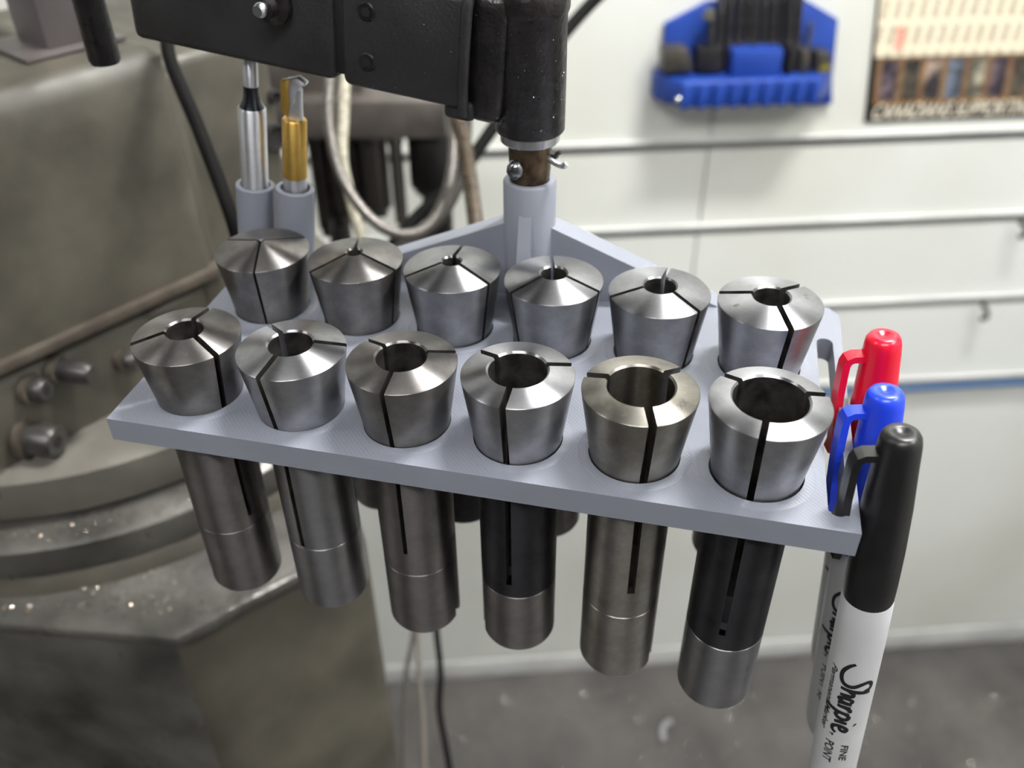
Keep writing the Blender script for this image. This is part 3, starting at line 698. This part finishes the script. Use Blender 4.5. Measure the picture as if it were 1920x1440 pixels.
# ------------------------------------------------------------------ blue clamp kit on the wall
M_kit = mat('blue_plastic', (24, 58, 142), .42, 0, (30, 66, 154), 20, 3)
M_stud = mat('black_oxide', (34, 33, 36), .4, .5, (52, 50, 52), 120, 4)
M_step = mat('grey_step_steel', (92, 88, 82), .45, .6, (70, 67, 63), 60, 5)
def wq(u, v, n): return onwall(u, v, n)
k0 = wq(1400, 200, 10)
kit = thing('clamp_kit_holder', WP(k0[0], 20, k0[1]), 'blue plastic clamp kit holder mounted on the white wall', 'tool holder')
bpo = [wq(u, v, 8) for u, v in ((1243, 195), (1246, 45), (1325, 4), (1400, -6), (1505, -4), (1571, 36), (1560, 150), (1560, 195))]
obj('backplate', prism(bpo, 0, 10, WM, 1.5), M_kit, kit)
a = wq(1236, 207, 62); b = wq(1588, 142, 62)
SHN = 62
obj('shelf', prism([(a[0], 0), (b[0], 0), (b[0], 18), (b[0] - 34, SHN), (a[0] + 30, SHN), (a[0], 26)], a[1] + 2, b[1] - 2, basis(WE, WN, Vector((0, 0, 1)), W0), 2), M_kit, kit)
ns_ = 9
for i in range(ns_):
    s = a[0] + 32 + (b[0] - a[0] - 72) * i / (ns_ - 1)
    obj('rib', box((s - 5, a[1] + 2, SHN - 4), (s + 5, b[1] - 3, SHN + 6), 1.5, WM), M_kit, kit)
pa = wq(1370, 140, 48); pb = wq(1470, 93, 48)
obj('pocket', box((pa[0], pa[1] - 6, 8), (pb[0], pb[1], 50), 2, WM), M_kit, kit)
sc_ = wq(1273, 190, 66)
obj('mount_screw', lathe([(4, -6), (4, 1), (3, 2)], WP(sc_[0], SHN + 1, sc_[1]), WN, 16), M_zinc, kit)
def stud(u0, v0, u1, v1, n0, n1, r, lab, mt=M_stud):
    p0 = onpl(u0, v0, W0 + WN * n0, WN); p1 = onpl(u1, v1, W0 + WN * n1, WN)
    t = thing('threaded_stud', p0, lab, 'stud', 'threaded studs in the blue holder')
    d = (p1 - p0); L = d.length
    obj('rod', lathe([(r, 0), (r, L - 2), (r - 1.2, L)], p0, d, 16), mt, t)
    th = [];
    for e0, e1 in ((L * .05, L * .35), (L * .7, L * .97)):
        m_ = 14
        pr = []
        for i in range(m_):
            pr += [(r + .5, e0 + (e1 - e0) * i / m_), (r - .2, e0 + (e1 - e0) * (i + .5) / m_)]
        obj('thread', lathe(pr, p0, d, 12, False), mt, t)
for i, (u0, u1, top, n0) in enumerate(((1330, 1336, 20, 30), (1345, 1356, -30, 26), (1362, 1374, -50, 22), (1378, 1394, -60, 24), (1394, 1410, -60, 20), (1410, 1422, -60, 24), (1426, 1438, -45, 20), (1442, 1456, -55, 24), (1458, 1472, -60, 22), (1474, 1488, -60, 30), (1488, 1504, -50, 26))):
    if i == 0: lab = 'short black stud topped by a pale nut in the blue holder'
    else: lab = 'long black threaded stud in the bundle above the blue pocket'
    stud(u0, 135, u1, top, n0, n0 - 6, 5.2, lab)
stud(1512, 128, 1520, 40, 24, 20, 3.5, 'short thin grey stud between the black stud bundle and the calendar', mat('grey_stud', (70, 72, 90), .4, .5))
s, z = wq(1330, 28, 34)
tag(obj('flange_nut', lathe([(9, 0), (9, 4), (7, 5), (7, 11), (5, 12)], WP(s, 30, z - 6), (.1, 0, 1), 6), mat('zinc_nut', (120, 118, 110), .4, .8), smooth=0), 'pale steel flange nut on the short stud', 'nut')
def step_block(u0, v0, u1, v1, n0, n1, lab, mt=M_step, steps=6, flip=False):
    a_, b_ = wq(u0, v1, n1), wq(u1, v0, n1); w_, h_ = b_[0] - a_[0], b_[1] - a_[1]
    pts = [(0, 0), (w_, 0)]
    for i in range(steps):
        x1 = w_ * (1 - i / steps * .25); pts += [(x1, h_ * (i + .5) / steps * 1.0), (x1 - w_ * .03, h_ * (i + 1) / steps)]
    pts += [(0, h_)]
    return tag(obj('step_block', prism([(a_[0] + x, a_[1] + y) for x, y in pts], n0, n1, WM, .6), mt), lab, 'step block', 'step blocks in the blue holder')
step_block(1244, 92, 1304, 136, 12, 44, 'grey step block at the holder end farther from the calendar')
step_block(1306, 90, 1362, 136, 14, 40, 'dark step block between the pocket and the big grey step block', M_stud)
step_block(1474, 92, 1496, 138, 14, 48, 'black step block touching the blue pocket on its calendar side', M_stud)
step_block(1498, 96, 1524, 137, 14, 44, 'grey step block beside the black one on the calendar side')
step_block(1528, 100, 1566, 136, 14, 44, 'dark step block with yellow smear at the holder end near the calendar', mat('yellow_smeared_steel', (66, 63, 58), .5, .4, (150, 142, 50), 26, 2, .58, .66))
# ------------------------------------------------------------------ printed calendar on the wall
CA = wq(1622, 230, 4); CBt = wq(1648, 108, 4); CTx = wq(1664, -160, 4); CR = wq(2030, 226, 4)
M_cblk = mat('calendar_black_card', (26, 24, 25), .45)
def paper_mat():
    k = NT('calendar_print'); b = k.b; b.inputs['Roughness'].default_value = .5
    tc = k.n('ShaderNodeTexCoord'); mp = k.n('ShaderNodeMapping'); k.l(tc, 'Object', mp, 0)
    mp.inputs['Rotation'].default_value = (0, 0, -math.atan2(WE.y, WE.x))
    sp = k.n('ShaderNodeSeparateXYZ'); k.l(mp, 0, sp, 0); cb = k.n('ShaderNodeCombineXYZ'); k.l(sp, 0, cb, 0); k.l(sp, 2, cb, 1)
    br = k.n('ShaderNodeTexBrick', offset=0., i_Scale=1.0); k.l(cb, 0, br, 'Vector')
    br.inputs['Color1'].default_value = (1, 1, 1, 1); br.inputs['Color2'].default_value = (1, 1, 1, 1); br.inputs['Mortar'].default_value = (0, 0, 0, 1)
    br.inputs['Brick Width'].default_value = .0175; br.inputs['Row Height'].default_value = .034; br.inputs['Mortar Size'].default_value = .0048; br.inputs['Mortar Smooth'].default_value = .3
    nz = k.n('ShaderNodeTexNoise', i_Scale=420, i_Detail=2); k.l(cb, 0, nz, 'Vector')
    r = k.ramp(nz, 0, [(.46, (0, 0, 0, 1)), (.56, (1, 1, 1, 1))])
    mu = k.n('ShaderNodeMath', operation='MULTIPLY'); k.l(br, 0, mu, 0); k.l(r, 0, mu, 1)
    ml = k.n('ShaderNodeMath', operation='MULTIPLY'); k.l(mu, 0, ml, 0); ml.inputs[1].default_value = .95
    mx = k.n('ShaderNodeMix', data_type='RGBA'); mx.inputs[6].default_value = lin((236, 226, 200)); mx.inputs[7].default_value = lin((120, 104, 92))
    k.l(ml, 0, mx, 'Factor'); k.l(mx, 2, b, 'Base Color'); return k.m
cal = thing('wall_calendar', WP(CA[0], 6, CA[1]), 'cream printed wall calendar with dark picture strip and lettering', 'calendar')
sl = (CTx[0] - CA[0]) / (CTx[1] - CA[1])
def cpoly(s0, s1, z0, z1, k=1.): return [(s0 + (z0 - CA[1]) * sl * k, z0), (s1 + (z0 - CA[1]) * sl * k, z0), (s1 + (z1 - CA[1]) * sl * k, z1), (s0 + (z1 - CA[1]) * sl * k, z1)]
obj('backing_card', prism(cpoly(CA[0], CR[0], CA[1], CTx[1]), 0, 3, WM), M_cblk, cal)
obj('printed_sheet', prism(cpoly(CA[0] + 3, CR[0], CBt[1], CTx[1] - 2), 3, 4, WM), paper_mat(), cal)
obj('red_block', prism(cpoly(CA[0] + 38 - 8, CA[0] + 49 - 8, CBt[1] + 8, CBt[1] + 40), 4, 4.3, WM), mat('print_red', (226, 120, 104), .5, 0, (236, 190, 170), 300), cal)
tz = wq(1640, 192, 4)[1]
M_wood = mat('print_brown', (112, 82, 60), .5, 0, (140, 112, 82), 60)
npan = 10; pw = (wq(1682, 150, 4)[0] - wq(1641, 150, 4)[0])
for i in range(npan):
    s = CA[0] + 8 + i * pw
    cc = [((48, 42, 52), (120, 104, 112)), ((44, 42, 42), (92, 84, 72)), ((46, 42, 48), (170, 150, 136)), ((52, 54, 60), (110, 122, 140)), ((80, 78, 70), (176, 170, 150))][i % 5]
    obj('picture', prism(cpoly(s + 8, s + pw - 1, tz, CBt[1] - 3), 3, 4, WM), mat('picture_print_%d' % i, cc[0], .4, 0, cc[1], 55, 3, .42, .62), cal)
    obj('divider', prism(cpoly(s, s + 7.5, tz, CBt[1] - 2), 3, 4.2, WM), M_wood, cal)
obj('divider', prism(cpoly(CA[0] + 8, CR[0] - 4, CBt[1] - 4, CBt[1] - 1), 3, 4.4, WM), M_wood, cal)
obj('divider', prism(cpoly(CA[0] + 8, CR[0] - 4, tz - 2, tz + 1), 3, 4.4, WM), mat('print_ochre', (150, 112, 62), .5), cal)
lh = (tz - CA[1]) * .74
pts, fs, w_ = text2d('CANADIANS SUPPORTING', lh * 1.5, .35, .016 * lh, 1, 0)
tw = wq(1938, 212, 4)[0] - wq(1634, 212, 4)[0]
z_ = CA[1] + (tz - CA[1]) * .15
obj('lettering', ([tuple(WP(CA[0] + 9 + u * tw / w_, 3.3, z_ + v)) for u, v in pts], fs), mat('print_cream', (238, 228, 208), .5), cal, smooth=0)
# ------------------------------------------------------------------ swarf on the floor and on the machine
def on_floor():
    u = random.uniform(760, 1990); v = random.uniform(1290, 1480) if random.random() < .75 else random.uniform(1285, 1330)
    p = onz(u, v, FLOOR + .6); return p, Vector((random.uniform(-.6, .6), random.uniform(-.6, .6), 1)).normalized()
tag(obj('floor_swarf', flakes(2600, on_floor, .7, 2.8), M_chip, smooth=0), 'bright metal swarf scattered over the dark concrete floor', 'swarf', kind='stuff')
def on_ledge():
    q = random.random()
    if q < .55:
        u = random.uniform(0, 330); v = random.uniform(1050, 1150); return onz(u, v, -214.6), Vector((0, 0, 1))
    a = random.uniform(-2.2, -.35); r = random.uniform(176, 187)
    return TC + Vector((math.cos(a) * r, math.sin(a) * r, -181.5)), Vector((0, 0, 1))
sw = obj('swarf_layer', flakes(700, on_ledge, .3, 1.1), M_chip, mill, smooth=0); sw['kind'] = 'stuff'
c = onz(1250, 1372, FLOOR + 4)
tag(obj('curled_chip', tube([c + Vector((-3, -22, 0)), c + Vector((-9, -6, 3)), c + Vector((-6, 10, 5)), c + Vector((6, 24, 3))], 6, 10, 6), mat('bright_chip', (200, 200, 204), .3, .8)), 'curled bright metal chip lying on the concrete floor', 'metal chip')
